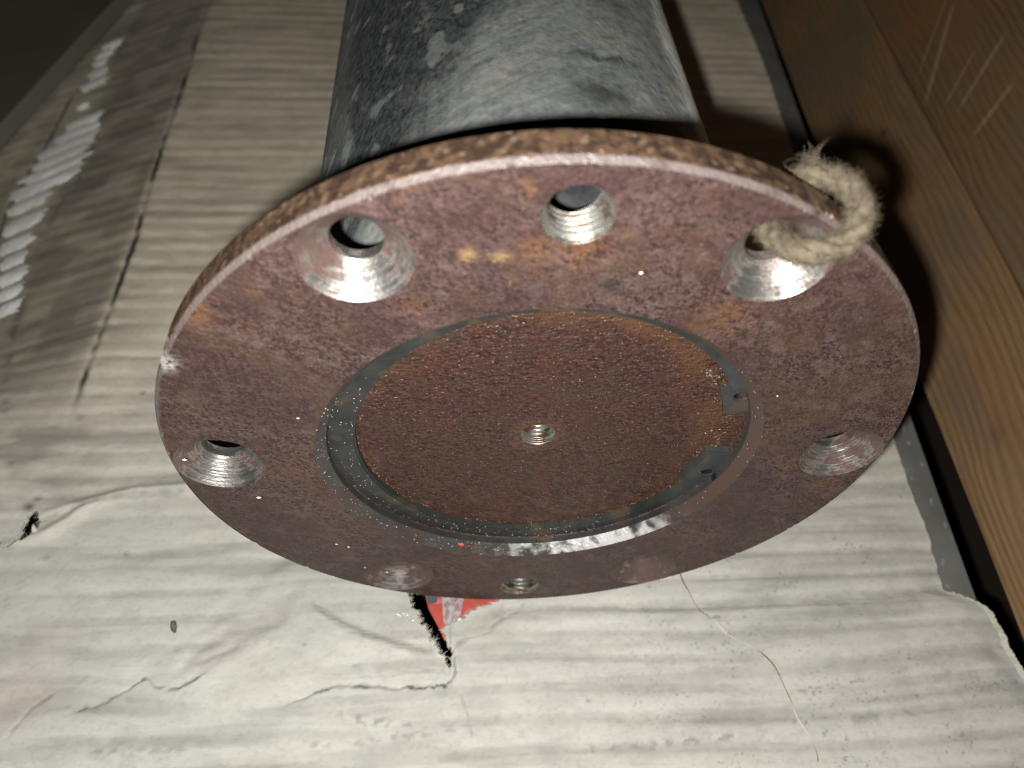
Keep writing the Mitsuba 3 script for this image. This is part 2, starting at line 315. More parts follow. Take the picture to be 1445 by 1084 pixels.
def red_col(p, n, uv):
    g = fbm(p.x * 700, p.y * 700, 0.0, 3)
    return mix(mix((0.36, 0.050, 0.034), (0.42, 0.085, 0.06), g), (0.42, 0.25, 0.22), 0.5 * smoothstep(0.62, 0.75, fbm(p.x * 400, p.y * 400, 3.0, 3)))
bsdf('red_print', red_col, rough=0.5, spec=0.4)
bsdf('grey_print', lambda p, n, uv: mix((0.24, 0.17, 0.175), (0.40, 0.35, 0.345), smoothstep(.35, .65, fbm(p.x * 900, p.y * 700, 0.0, 3))), rough=0.6, spec=0.3)
bsdf('slate_print', (0.075, 0.085, 0.10), rough=0.5, spec=0.3)
bsdf('dark_flake', lambda p, n, uv: mix((0.03, 0.03, 0.028), (0.16, 0.15, 0.14), noise(p.x * 1500, p.y * 1500, p.z * 900)), rough=0.8)
bsdf('red_paint', (0.55, 0.09, 0.07), rough=0.6)
bsdf('pale_crumb', (0.70, 0.64, 0.56), rough=0.8)

# ------------------------------------------------------------------ the setting below: deep floor, grey sheet
def quad(x0, x1, y0, y1, z):
    return np.array([[x0, y0, z], [x1, y0, z], [x1, y1, z], [x0, y1, z]]), np.array([[0, 1, 2, 3]])
put('floor', quad(-1.2, 1.2, -0.8, 1.6, -0.19), 'dark_void'); tag('floor', 'floor deep under the boards, coloured near black as shade in the gaps', kind='structure')

# grey strip beside the cardboard: a thin plate with a slightly uneven right edge
ys = np.linspace(-0.0045, 0.60, 160)
xr = W0[0] + (ys - W0[1]) * WE[0] / WE[1] + 0.0005 * (meshkit.noise(np.stack([ys * 60, 0 * ys, 0 * ys], 1), 3) - 0.5)
top = np.concatenate([np.stack([0 * ys + 0.085, ys, 0 * ys - 0.0745], 1), np.stack([xr, ys, 0 * ys - 0.0745], 1)])
n_ = len(ys); i_ = np.arange(n_ - 1)
v_ = np.vstack([top, top - [0, 0, 0.003]])
f_ = np.vstack([np.stack([i_, i_ + n_, i_ + n_ + 1, i_ + 1], 1), np.stack([i_ + n_, i_ + 3 * n_, i_ + 3 * n_ + 1, i_ + n_ + 1], 1), np.stack([i_, i_ + 1, i_ + 2 * n_ + 1, i_ + 2 * n_], 1),
                np.array([[0, 2 * n_, 3 * n_, n_]])])
put('metal_sheet', (v_, f_), 'grey_sheet'); tag('metal_sheet', 'narrow grey dusty metal sheet showing between the cardboard edge and the wooden boards', 'sheet')

# ------------------------------------------------------------------ wooden side of two boards, leaning outwards
def board(v0, v1, thick, proud, s0=-0.16, s1=0.75):
    """a plank in (s, v, n) of the wall plane with rounded long edges and a slightly wavy lower edge"""
    prof = []
    rr = 0.0012
    for cx, cv, a0 in ((-rr + proud, v0 + rr, -90), (-rr + proud, v1 - rr, 0), (-thick + proud + rr, v1 - rr, 90), (-thick + proud + rr, v0 + rr, 180)):
        for a in np.radians(np.linspace(a0, a0 + 90, 5)):
            prof.append((cx + rr * math.cos(a), cv + rr * math.sin(a)))
    prof = np.array(prof); k = len(prof); ss = np.linspace(s0, s1, 140)
    V = []
    for s in ss:
        w = 0.0009 * (meshkit.noise(np.array([[s * 22, v0 * 300, 0]]))[0] - 0.5)
        drop = np.where(prof[:, 1] < (v0 + v1) / 2, np.interp(s, [0.02, 0.066, 0.15, 0.226, 0.4], [0, 0.0005, 0.0035, 0.0062, 0.0072]) * (proud == 0), 0)
        V.append(W0 + s * WE + np.outer(prof[:, 1] + w - drop, WV) + np.outer(prof[:, 0], WN))
    V = np.vstack(V); F = []
    for i in range(len(ss) - 1):
        for j in range(k):
            F.append((i * k + j, i * k + (j + 1) % k, (i + 1) * k + (j + 1) % k, (i + 1) * k + j))
    F = np.array(F); F = np.vstack([F[:, [0, 1, 2]], F[:, [0, 2, 3]]])
    for b in (0, (len(ss) - 1) * k):
        F = np.vstack([F, np.array([(b, b + j, b + j + 1) for j in range(1, k - 1)])])
    return V, F
put('wooden_crate_side__board', board(0.0050, 0.0445, 0.016, 0.0), 'wood_lower', 40)
put('wooden_crate_side__board', board(0.0446, 0.135, 0.016, -0.0004), 'wood_upper', 40)
tag('wooden_crate_side', 'worn brown wooden boards rising along the right behind the flange', 'boards')
tag('wooden_crate_side__board_001', 'reddish upper board crossed by pale scratches')

# ------------------------------------------------------------------ dark panel at the upper left
A = np.array([-0.2275, 0.2000, -0.1045]); B = np.array([-0.1640, 0.3950, -0.0820])
d_ = (B - A) / np.linalg.norm(B - A); A = A - 0.12 * d_; B = B + 0.35 * d_
o_ = np.array([-0.955, 0.20, 0.22]); o_ -= d_ * (o_ @ d_); o_ /= np.linalg.norm(o_); nn = np.cross(d_, o_); nn = nn if nn[2] > 0 else -nn
def slab(a, b, w0, w1, h0, h1, n=60, amp=0.0008):
    t = np.linspace(0, 1, n); V = []
    for q in t:
        c = a + (b - a) * q + amp * (meshkit.noise(np.array([[q * 14, h0 * 900, 2]]))[0] - .5) * nn
        V += [c + w0 * o_ + h0 * nn, c + w1 * o_ + h0 * nn, c + w1 * o_ + h1 * nn, c + w0 * o_ + h1 * nn]
    F = [(4 * i + j, 4 * i + (j + 1) % 4, 4 * i + 4 + (j + 1) % 4, 4 * i + 4 + j) for i in range(n - 1) for j in range(4)]
    F += [(0, 1, 2, 3), (4 * n - 4, 4 * n - 3, 4 * n - 2, 4 * n - 1)]
    return np.array(V), np.array(F)
put('dark_panel__board', slab(A, B, 0.004, 0.048, 0.0, 0.012), 'left_panel')
put('dark_panel__edge_strip', slab(A, B, 0.0022, 0.0041, 0.003, 0.0115), 'panel_edge')
tag('dark_panel', 'smooth dark brown panel with a pale edge at the upper left beyond the torn cardboard', 'panel')

# ------------------------------------------------------------------ cardboard sheet (millimetres until the end)
TEAR = np.array([(-29.2, 3.4), (-28.9, 1.8), (-27.3, -2.0), (-25.7, -5.0), (-23.9, -7.7), (-22.6, -10.2), (-20.9, -13.3), (-18.6, -16.7), (-17.2, -16.6), (-17.6, -13.0), (-18.7, -10.3), (-19.6, -8.0), (-19.9, -7.0), (-15.2, -5.2), (-12.4, -3.6), (-9.6, -1.8), (-6.1, -0.1), (-4.6, 0.6), (-2.5, 3.2), (-10, 6.5), (-22, 6.5)])
HOLE = np.array([(-136.0, 19.3), (-134.7, 20.5), (-133.4, 22.6), (-133.4, 27.2), (-132.4, 28.9), (-131.0, 28.2), (-130.3, 24.0), (-130.9, 22.4), (-131.6, 21.3), (-132.9, 21.0), (-134.2, 19.6)])
HOLE = HOLE.mean(0) + (HOLE - HOLE.mean(0)) * [1.45, 1.25]
redge_y = np.array([-80, -40, -24.9, -19.6, -13.9, -9, -6.6, -4.4, -2.5, -1.2, 0.2, 1.5, 7.2, 18.7, 28.3, 38.5, 48.9, 90, 224, 254, 292, 333, 520])
redge_x = np.array([141, 135, 130.6, 129.4, 129.2, 129.0, 128.4, 127.0, 124.6, 121.0, 119.6, 119.4, 119.9, 121.4, 121.2, 121.9, 122.6, 126.0, 133.5, 136.2, 137.6, 138.2, 140.0])
ygrid = [-76.0]
while ygrid[-1] < 470: ygrid.append(ygrid[-1] + (0.28 if -19 < ygrid[-1] < 4 else 0.55 if ygrid[-1] < 55 else min(0.55 + (ygrid[-1] - 55) * 0.006, 1.5)))
ygrid = np.array(ygrid); XL = -236.0
s_ = np.r_[np.linspace(0, 0.16, 60, endpoint=False), np.linspace(0.16, 0.565, 250, endpoint=False), np.linspace(0.565, 0.665, 125, endpoint=False), np.linspace(0.665, 1, 210)]
xr_ = np.interp(ygrid, redge_y, redge_x) + 0.45 * (meshkit.fbm(np.stack([ygrid * 0.45, 0 * ygrid, 0 * ygrid], 1), 3, 5) - 0.5)
X = XL + s_[None, :] * (xr_[:, None] - XL); Y = ygrid[:, None] + 0 * X
def nz(fx, fy, o=3, seed=0, z=0.0): return meshkit.fbm(np.stack([X * fx, Y * fy, 0 * X + z], -1), o, seed)
def sstep(a, b, x):
    t = np.clip((x - a) / (b - a), 0, 1); return t * t * (3 - 2 * t)
jit = 0.9 * (nz(0.75, 0.75, 4, 11) - 0.5)
def pdist(poly, wob=1.0):
    """signed-side distance to a polyline: (distance, signed distance, parameter 0..1)"""
    P = np.asarray(poly, float); best = np.full(X.shape, 1e9); sgn = np.zeros(X.shape); par = np.zeros(X.shape)
    L = np.r_[0, np.cumsum(np.linalg.norm(np.diff(P, axis=0), axis=1))]
    xx, yy = X + wob * jit, Y + wob * jit[::-1]
    for i in range(len(P) - 1):
        a, d = P[i], P[i + 1] - P[i]; l2 = d @ d
        t = np.clip(((xx - a[0]) * d[0] + (yy - a[1]) * d[1]) / l2, 0, 1)
        q = np.hypot(xx - a[0] - t * d[0], yy - a[1] - t * d[1]); m = q < best
        best = np.where(m, q, best); sgn = np.where(m, np.sign(d[0] * (yy - a[1]) - d[1] * (xx - a[0])), sgn); par = np.where(m, (L[i] + t * np.sqrt(l2)) / L[-1], par)
    return best, best * sgn, par
H = np.zeros(X.shape); DK = np.zeros(X.shape); PL = np.zeros(X.shape)
# corrugation
front = sstep(40, -5, Y)
bend = 2.4 * (nz(0.012, 0.02, 2, 21) - 0.5) * 2
ph = (Y + bend + 0.018 * X * sstep(0, 60, Y) * 0.3) / 7.15
wv = np.sin(2 * np.pi * ph) + 0.25 * np.sin(4 * np.pi * ph + 0.7)
rowamp = 0.45 + 1.0 * meshkit.noise(np.stack([np.floor(ph + 0.25) * 3.7, 0 * X, 0 * X], -1), 4)
H += (0.195 + 0.04 * front) * wv * rowamp * (1 + 0.5 * front) * (0.6 + 0.8 * nz(0.02, 0.03, 2, 31)) * (1 - 0.72 * sstep(10, -20, X) * front)
H += 2.2 * (nz(0.016, 0.016, 3, 41) - 0.5) + 0.5 * (nz(0.07, 0.07, 3, 42) - 0.5) + 0.05 * (nz(0.6, 0.9, 2, 43) - 0.5)
# broad valleys and folds
def valley(poly, w, depth, dark=0.0, wd=None, wob=1.0):
    global H, DK
    d, s, t = pdist(poly, wob); H -= depth * np.exp(-(d / w) ** 2) * (0.7 + 0.6 * nz(0.1, 0.1, 2, 51))
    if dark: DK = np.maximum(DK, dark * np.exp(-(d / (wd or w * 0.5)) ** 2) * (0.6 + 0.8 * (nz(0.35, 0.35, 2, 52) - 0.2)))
def ridge(poly, w, h, wob=1.0):
    global H
    d, s, t = pdist(poly, wob); H += h * np.exp(-(d / w) ** 2) * np.minimum(1, 4 * t * (1 - t) + 0.35)
def crack(poly, depth, w, dark, step=0.0, sw=3.0, wob=1.0):
    global H, DK
    d, s, t = pdist(poly, wob)
    H -= depth * np.exp(-(d / w) ** 2)
    if step: H += step * sstep(-0.35, 0.35, s) * np.exp(-(d / sw) ** 2)
    DK = np.maximum(DK, dark * np.exp(-(d / (w * (0.5 + nz(0.25, 0.25, 2, 54)))) ** 2) * sstep(0.36, 0.60, nz(0.3, 0.3, 3, 53)))
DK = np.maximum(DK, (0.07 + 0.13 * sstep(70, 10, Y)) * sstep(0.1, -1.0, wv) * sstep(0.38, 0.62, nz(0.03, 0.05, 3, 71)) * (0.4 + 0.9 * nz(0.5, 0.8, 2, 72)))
line1 = [(-5.9, -2.6), (13, -2.1), (32, -2.9), (51.2, -3.1), (71.1, -2.4), (101.7, -0.7), (119.3, 0.0)]
valley(line1, 1.5, 1.0, 0.30, 1.2)
valley([(4.9, -8.9), (31.3, -7.3), (70, -6.3), (110, -4.4)], 2.2, 0.35, 0.08)
valley([(-135.6, 13.1), (-125, 13.6), (-112.8, 14.9), (-100, 16.2), (-80, 17)], 2.2, 0.5, 0.08)
valley([(-135, 40), (-110, 40.5), (-85, 41.5), (-60, 42)], 2.0, 0.4, 0.10)
valley([(20, -22), (60, -21), (95, -19), (126, -17)], 2.6, 0.7, 0.18)
valley([(25, -31), (70, -30.5), (130, -26)], 2.2, 0.6, 0.2)
ridge([(-140, 18.6), (-132.6, 20.0), (-126.9, 22.4), (-121.7, 26.6), (-117.4, 30.8), (-112.1, 33.2), (-104.8, 35), (-91, 36.2), (-70, 37)], 1.7, 1.7, 0.4)
ridge([(-129.4, 28.4), (-122.5, 31.0), (-115.6, 33.5), (-105, 35.5)], 1.2, 0.7, 0.4)
crack([(-130, 26.8), (-122.5, 29.4), (-115.6, 32.0), (-104, 34.2), (-91.3, 35.0), (-80, 35.5)], 0.45, 0.5, 0.35, 0.3, 2.0, 0.4)
# the tent-like bulge left of the flange's foot and the creases running from it
H += 4.0 * np.exp(-((X + 55) / 15) ** 2 - ((Y - 4) / 8) ** 2)
ridge([(-55.8, 1.3), (-58.7, -4.3), (-63.6, -7.8), (-71.6, -12.9), (-80, -18)], 2.6, 0.9)
ridge([(-55.8, 0.3), (-50, -4.0), (-46, -7), (-36, -11), (-26, -14.0)], 2.2, 1.3)
valley([(-51.7, -0.4), (-46.2, -3.2), (-36.9, -7.3), (-24, -11.7)], 1.6, 0.9, 0.07)
valley([(-84, -14.8), (-79.2, -8.7), (-74.5, -5.6), (-67.5, -4.9), (-58, -3.5)], 1.5, 0.55, 0.04)
valley([(-80, -13.3), (-76.9, -11.8), (-72.1, -9.7)], 0.9, 0.4, 0.05)
valley([(-96.2, -16.8), (-92.2, -12.1), (-88.4, -10.2), (-70, 4), (-62, 14)], 2.2, 0.35, 0.0)
crack([(-105.9, -23.8), (-99.9, -21.9), (-95.6, -19.1), (-92.9, -16.7), (-91.5, -16.6), (-89.1, -18.7), (-84.7, -19.7), (-82.1, -18.5), (-79.4, -16.9)], 0.45, 0.33, 0.6, -0.45, 2.0, 1.6)
crack([(-54.0, -23.1), (-50, -21.4), (-46.7, -20.0), (-41.5, -20.4), (-33.7, -21.0), (-24.2, -21.5), (-18.6, -21.1), (-17.0, -19.2), (-17.0, -16.6)], 0.8, 0.42, 0.85, -0.9, 3.2, 1.5)
crack([(-17, -19.2), (-15.5, -23.6), (-13.8, -28.6), (-13.0, -33)], 0.25, 0.35, 0.25, 0.2, 2.0, 0.6)
crack([(-19.5, -17.3), (-28, -17.4), (-40, -17.9), (-50, -17.6)], 0.3, 0.45, 0.25, -0.3, 2.0, 0.5)
crack([(-17.3, -12.4), (-13.5, -9.5), (-7.9, -7.9), (-2.2, -3.3), (1.7, -1.0)], 0.5, 0.5, 0.30, 0.5, 2.6, 0.4)
crack([(-137.9, 20.1), (-142, 19.0), (-150, 20)], 0.4, 0.4, 0.75, 0, 2, 0.4)
crack([(-120, -29), (-117, -23), (-113, -20)], 0.3, 0.4, 0.4)
# lips of the big tear
dt, st, tt = pdist(np.vstack([TEAR, TEAR[:1]]), 0.3)
H += 1.3 * np.exp(-(dt / 2.2) ** 2) * sstep(-19, -16, X)
H -= 0.3 * np.exp(-(dt / 3.0) ** 2) * (X <= -18)
PL = np.maximum(PL, 0.6 * np.exp(-(dt / 0.8) ** 2) * sstep(0.4, 0.6, nz(0.3, 0.3, 2, 55)))
# grey rubbed scraps and rows of dirt near the front
for poly, w, a in (([(-43.5, -27.4), (-37.6, -29.0), (-32.5, -29.8), (-28.0, -30.3)], 0.9, 0.42), ([(-52, -33.8), (-40.6, -33.8), (-30.7, -32.7), (-17.3, -32.0)], 0.8, 0.28), ([(-100, -33), (-80, -33.5), (-70, -31)], 0.9, 0.30),
                   ([(10, -37.5), (30, -37.2), (50, -36)], 1.0, 0.42), ([(70, -26), (90, -23.8)], 0.5, 0.35), ([(82, -33), (97, -32)], 1.6, 0.35), ([(104, -24), (112, -23)], 1.4, 0.28), ([(50.5, -6.2), (55, -6.6)], 0.7, 0.5)):
    d, s, t = pdist(poly, 1.6); DK = np.maximum(DK, a * np.exp(-(d / w) ** 2) * sstep(0.42, 0.62, nz(0.7, 0.7, 3, 57)))
for cx, cy, r, a in ((-142.7, 45.3, 1.2, .6), (-133.6, 31.0, 1.8, .75), (-132.2, 33.5, 1.2, .6), (-124.6, 15.6, .9, .3), (-104.5, 16.2, 0.9, .35), (-41.8, -15.7, .6, .4), (-54.6, -9.9, .6, .4), (15.9, -26.5, .5, .6), (-128, 61, 1.5, .4), (-127, 55, 1.2, .35), (-112, 70, .9, .6), (30, -17, .6, .35), (36, 2.5, .5, .5)):
    DK = np.maximum(DK, a * np.exp(-((X + jit - cx) ** 2 + ((Y - jit - cy) / 0.8) ** 2) / r ** 2))
# brown streaked dirt beside the left crease
DK = np.maximum(DK, 0.34 * sstep(0.50, 0.68, nz(0.05, 0.16, 4, 61)) * sstep(-108, -135, X) * sstep(20, 50, Y))
# the fold at the left: beyond it the sheet falls away
fold = sstep(48, 105, Y)
cx_ = np.interp(ygrid, [-80, 66, 75, 83, 102, 120, 140, 155, 178, 204, 224, 249, 282, 470], [-131, -130.9, -131, -131.2, -131, -130.9, -130.7, -131.8, -133, -133.8, -133.6, -134, -135.6, -139])[:, None]
under = np.maximum(0, cx_ - X)
H -= under * math.tan(math.radians(20)) * fold
dc = np.abs(X - cx_ + 0.8 * jit)
H -= 0.9 * np.exp(-(dc / 1.0) ** 2) * fold
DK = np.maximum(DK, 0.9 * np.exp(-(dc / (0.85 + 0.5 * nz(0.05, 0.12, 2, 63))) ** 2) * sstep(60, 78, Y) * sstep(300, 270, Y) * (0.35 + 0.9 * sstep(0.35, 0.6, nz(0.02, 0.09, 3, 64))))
# second dark crease far left
d2, s2, t2 = pdist([(-196.3, 264.3), (-197.2, 233.8), (-199.0, 204.2), (-199.7, 183.7), (-197.6, 169.8), (-196, 140)], 1.0)
DK = np.maximum(DK, 0.9 * np.exp(-(d2 / 1.0) ** 2)); H -= 0.8 * np.exp(-(d2 / 1.2) ** 2)
# tear line from which the white flutes show, with a dark edge to its right
tl_ = [(-179, 305), (-178.5, 270), (-172.5, 235), (-169, 212), (-169, 190), (-173, 172), (-174, 150), (-170, 128), (-168, 105), (-160, 85), (-152, 66)]
d3, s3, t3 = pdist(tl_, 2.0)
DK = np.maximum(DK, 0.50 * np.exp(-(d3 / 2.2) ** 2) * sstep(0.40, 0.6, nz(0.12, 0.12, 3, 66)))
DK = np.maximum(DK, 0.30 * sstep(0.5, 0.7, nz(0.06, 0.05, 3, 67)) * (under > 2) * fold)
# pressed flat under the flange's foot, and lowered near the right edge
foot = np.exp(-(X / 26) ** 2 - ((Y - 3) / 7) ** 2)
H = H * (1 - 0.8 * foot) - 0.5 * foot
H -= 0.9 * sstep(8, 0, xr_[:, None] - X) * (0.4 + 0.6 * sstep(30, 0, Y))
# keep the sheet below the flange disc, which rests on it
yin = (Y > -1.5) & (Y < 8.5)
lim = 70 - np.sqrt(np.maximum(0, 70.0 ** 2 - X ** 2)) - 0.12
H = np.where(yin & (np.abs(X) < 70), np.minimum(H, lim), H)
Z = -70.0 + H
# faces outside the torn holes
from shapely.geometry import Polygon
import shapely
def rough_poly(P, amp, seed):
    Q = [];
    for a, b in zip(P, np.roll(P, -1, 0)):
        m = max(2, int(np.linalg.norm(b - a) / 0.5))
        Q += [a + (b - a) * t for t in np.arange(m) / m]
    Q = np.array(Q); r = np.random.default_rng(seed)
    return Polygon(Q + amp * (r.random(Q.shape) - 0.5)).buffer(0)
tearP, holeP = rough_poly(TEAR, 1.3, 1), rough_poly(HOLE, 0.7, 2)
ny, nx = X.shape
mx, my = 0.25 * (X[:-1, :-1] + X[1:, :-1] + X[:-1, 1:] + X[1:, 1:]), 0.25 * (Y[:-1, :-1] + Y[1:, :-1] + Y[:-1, 1:] + Y[1:, 1:])
cut = shapely.contains_xy(tearP, mx, my) | shapely.contains_xy(holeP, mx, my)
idx = np.arange(ny * nx).reshape(ny, nx)
q_ = np.stack([idx[:-1, :-1], idx[:-1, 1:], idx[1:, 1:], idx[1:, :-1]], -1)[~cut]
V = np.stack([X, Y, Z], -1).reshape(-1, 3)
F = np.vstack([q_[:, [0, 1, 2]], q_[:, [0, 2, 3]]])
E = np.vstack([F[:, [0, 1]], F[:, [1, 2]], F[:, [2, 0]]])
Es = np.sort(E, 1); _, inv, cnt = np.unique(Es[:, 0].astype(np.int64) * (ny * nx) + Es[:, 1], return_inverse=True, return_counts=True)
bE = E[cnt[inv] == 1]
bu0 = np.unique(bE); rag = []
for k in bu0:
    p_ = shapely.Point(V[k, 0], V[k, 1])
    for P_ in (tearP, holeP):
        if P_.boundary.distance(p_) < 0.9:
            q = P_.boundary.interpolate(P_.boundary.project(p_)); V[k, 0], V[k, 1] = q.x, q.y; rag.append(k)
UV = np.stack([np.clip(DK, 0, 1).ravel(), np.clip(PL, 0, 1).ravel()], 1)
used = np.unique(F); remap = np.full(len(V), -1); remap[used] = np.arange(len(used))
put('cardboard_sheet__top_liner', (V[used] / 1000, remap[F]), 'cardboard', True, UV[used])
# torn rim: the sheet's thickness below every free edge, ragged (fluted core and lower liner)
bu = np.unique(bE); rb = {int(k): i for i, k in enumerate(bu)}
rim_top = V[bu].copy(); rim_top[:, 2] -= 0.02
rim_mid = V[bu].copy(); rim_mid[:, 2] -= 0.7
rim_low = V[bu].copy(); rim_low[:, 2] -= np.where(rim_low[:, 0] > 100, 3.4, 1.5)
c0 = np.c_[rng.normal(0, 0.16, len(bu)), rng.normal(0, 0.16, len(bu)), rng.normal(0, 0.10, len(bu))]
rim_mid += c0; rim_low += np.c_[c0[:, :2], np.zeros(len(bu))]
lowR = (rim_low[:, 0] > 118) & (rim_low[:, 1] < 0)          # on the near right edge the lower liner sticks out
rim_low[lowR, 0] += 3.0; rim_mid[lowR, 0] += 0.7; rim_low[lowR, 2] += 2.0; rim_mid[lowR, 2] -= 0.9
m_ = len(bu); VV = np.vstack([rim_top, rim_mid, rim_low]); ia = np.array([rb[int(a)] for a in bE[:, 0]]); ib = np.array([rb[int(b)] for b in bE[:, 1]])
FF = np.vstack([np.stack([ia, ia + m_, ib + m_, ib], 1), np.stack([ia + m_, ia + 2 * m_, ib + 2 * m_, ib + m_], 1)])
put('cardboard_sheet__torn_rim', (VV / 1000, FF), 'torn_paper', False)
tag('cardboard_sheet', 'dirty grey corrugated cardboard sheet under the flanged tube, torn and creased', 'cardboard')
def ground_z(x, y):
    i = np.clip(np.searchsorted(ygrid, y), 0, ny - 1); j = np.clip(np.searchsorted(X[i], x), 0, nx - 1)
    return Z[i, j]
hr = np.random.default_rng(21); L = []
for k in rag:
    for _ in range(3):
        P_ = tearP if V[k, 0] > -60 else holeP
        d = np.array([P_.centroid.x, P_.centroid.y]) - V[k, :2]; d = d / np.linalg.norm(d) + hr.normal(0, 0.6, 2)
        p0 = V[k] + [0, 0, -0.25 - 0.5 * hr.random()]; ln = hr.uniform(0.25, 0.95); dz = hr.normal(-0.1, 0.35)
        P = np.array([p0, p0 + ln * 0.5 * np.r_[d, dz], p0 + ln * np.r_[d + hr.normal(0, .3, 2), dz * 1.3]])
        L.append(tube_mesh(P / 1000, np.array([0.05, 0.04, 0.015]) / 1000, 3, caps=False))
k_ = put('cardboard_sheet__torn_fibre', join(L), 'torn_paper', False); tag(k_, kind='stuff')
# white flutes of the torn core: small ridged scraps on the falling part of the sheet
fl = [(-182.7, 301.9, 5, 5), (-184.7, 294.0, 4.5, 5), (-185.7, 287.0, 3.5, 5), (-184.8, 277.5, 5.5, 6), (-184.0, 268.5, 7, 6.5), (-186.0, 250.5, 3, 4), (-183.0, 236.5, 7.5, 6.5), (-184.5, 228.0, 11, 7), (-186.5, 220.0, 12, 7), (-187.5, 211.5, 11, 7.5), (-188.5, 203.0, 11, 7.5), (-190.0, 194.0, 13, 8), (-194.0, 183.0, 9, 8), (-192.0, 170.0, 9, 7), (-191.0, 158.0, 8, 7), (-189.0, 148.0, 6, 6), (-187, 139, 8, 7), (-184, 130, 7, 6.5), (-181, 121, 6, 6)]
for i, (cx, cy, wx, wy) in enumerate(fl):
    wx, wy = wx * float(np.interp(cy, [120, 150, 180], [1.3, 1.5, 2.1])) * (0.8 + 0.4 * random.random()), wy * (1.25 + 0.4 * random.random())
    cx = cx + float(np.interp(cy, [140, 190, 230, 260, 300], [7, 6, 4, 1, -1]))
    r = np.random.default_rng(100 + i); na, nb = 14, 9; P = []
    for b in np.linspace(-1, 1, nb):
        ex = wx * (0.55 + 0.25 * r.random()); sk = 2.2 * (r.random() - .5)
        for a in np.linspace(-1, 1, na):
            xx = cx + a * ex * 0.85 * (1 - 0.30 * b * b) + sk + 0.25 * (r.random() - .5); yy = cy + b * wy * 0.46 + 0.16 * a * wx * 0.5 + 0.2 * (r.random() - .5)
            P.append((xx, yy, ground_z(xx, yy) + 0.25 + 1.5 * math.cos(b * 1.45) * (1 - 0.25 * a * a) + 0.15 * r.random()))
    Fq = [(k * na + j, k * na + j + 1, (k + 1) * na + j + 1, (k + 1) * na + j) for k in range(nb - 1) for j in range(na - 1)]
    k_ = put('cardboard_sheet__torn_flute', (np.array(P) / 1000, np.array(Fq)), 'flute_paper', True)

# curled scrap in the small left hole
P = []
for a in np.linspace(0, 1, 8):
    for b in np.linspace(0, 1, 6):
        P.append((-129.9 + 3.0 * a - 0.4 * b, 22.0 + 3.2 * b * (1 - a * 0.8) - 0.8 * a, -69.7 + 1.6 * math.sin(b * 2.4) * (1 - a)))
put('cardboard_sheet__curled_scrap', (np.array(P) / 1000, np.array([(i * 6 + j, i * 6 + j + 1, i * 6 + 7 + j, i * 6 + 6 + j) for i in range(7) for j in range(5)])), 'torn_paper', True)

# red printed carton seen through the tear
def poly_plate(P, z0, z1, name, mat, tilt=(0, 0)):
    P = np.asarray(P, float); c = P.mean(0); k = len(P)
    zt = z1 + (P - c) @ np.array(tilt)
    V = np.vstack([np.c_[P, zt], np.c_[P, zt - (z1 - z0)]]) / 1000
    F = [(0, j, j + 1) for j in range(1, k - 1)] + [(k, k + j + 1, k + j) for j in range(1, k - 1)]
    for j in range(k):
        b = (j + 1) % k; F += [(j, k + j, k + b), (j, k + b, b)]
    return put(name, (V, np.array(F)), mat)
poly_plate([(-25.5, 7), (-23.6, -0.8), (-21.2, -5.4), (-19.4, -9.4), (-15.0, -7.5), (3, -1.5), (6, 9)], -72.6, -71.9, 'red_carton__panel', 'red_print')
poly_plate([(-20.4, 7), (-19.9, -1.0), (-19.6, -4.8), (-17.9, -6.2), (-15.3, -2.8), (-14.4, 1.0), (-14.0, 7)], -71.88, -71.82, 'red_carton__grey_patch', 'grey_print')
poly_plate([(-25.2, 6.5), (-23.7, 0.4), (-21.4, 1.0), (-21.0, 6.5)], -71.88, -71.82, 'red_carton__slate_patch', 'slate_print')
tag('red_carton', 'red printed carton with a rubbed grey patch seen through the tear under the flange', 'carton')

# dark flake, thread
V0, F0 = trimesh.creation.icosphere(2).vertices, trimesh.creation.icosphere(2).faces
V1 = V0 * [0.75, 1.75, 0.45] * (0.75 + 0.5 * meshkit.noise(V0 * 2.2, 3)[:, None])
a = 0.35; V1 = V1 @ np.array([[math.cos(a), math.sin(a), 0], [-math.sin(a), math.cos(a), 0], [0, 0, 1]])
put('debris_flake', ((V1 + [-87.9, -4.1, ground_z(-87.9, -4.1) + 0.35]) / 1000, F0), 'dark_flake', True)
tag('debris_flake', 'small dark flake lying on the cardboard left of the flange', 'flake')
th = np.array([(45.0, 8.2), (45.3, 4.1), (46.8, -1.0), (48.9, -5.0), (51.8, -7.6), (53.9, -10.4), (58.0, -13.9), (62.1, -16.4), (64.9, -19.6), (66.1, -24.1), (67.0, -29.3), (67.8, -34.4), (69.1, -37.7), (69.7, -40.9), (69.4, -42.6)])
th = np.array(spline(np.c_[th, 0 * th[:, 0]], 140)); th[:, 2] = [ground_z(x, y) for x, y in th[:, :2]]
th[:, 2] = np.convolve(np.pad(th[:, 2], 4, 'edge'), np.ones(9) / 9, 'valid') + 0.30 + 0.5 * np.sin(np.linspace(0, 9, 140)) ** 2
put('straw_thread', tube_mesh(th / 1000, (0.12 + 0.05 * np.sin(np.linspace(0, 25, 140))) / 1000, 7), 'straw', True)
tag('straw_thread', 'thin pale straw thread curving over the cardboard at the lower right', 'thread')

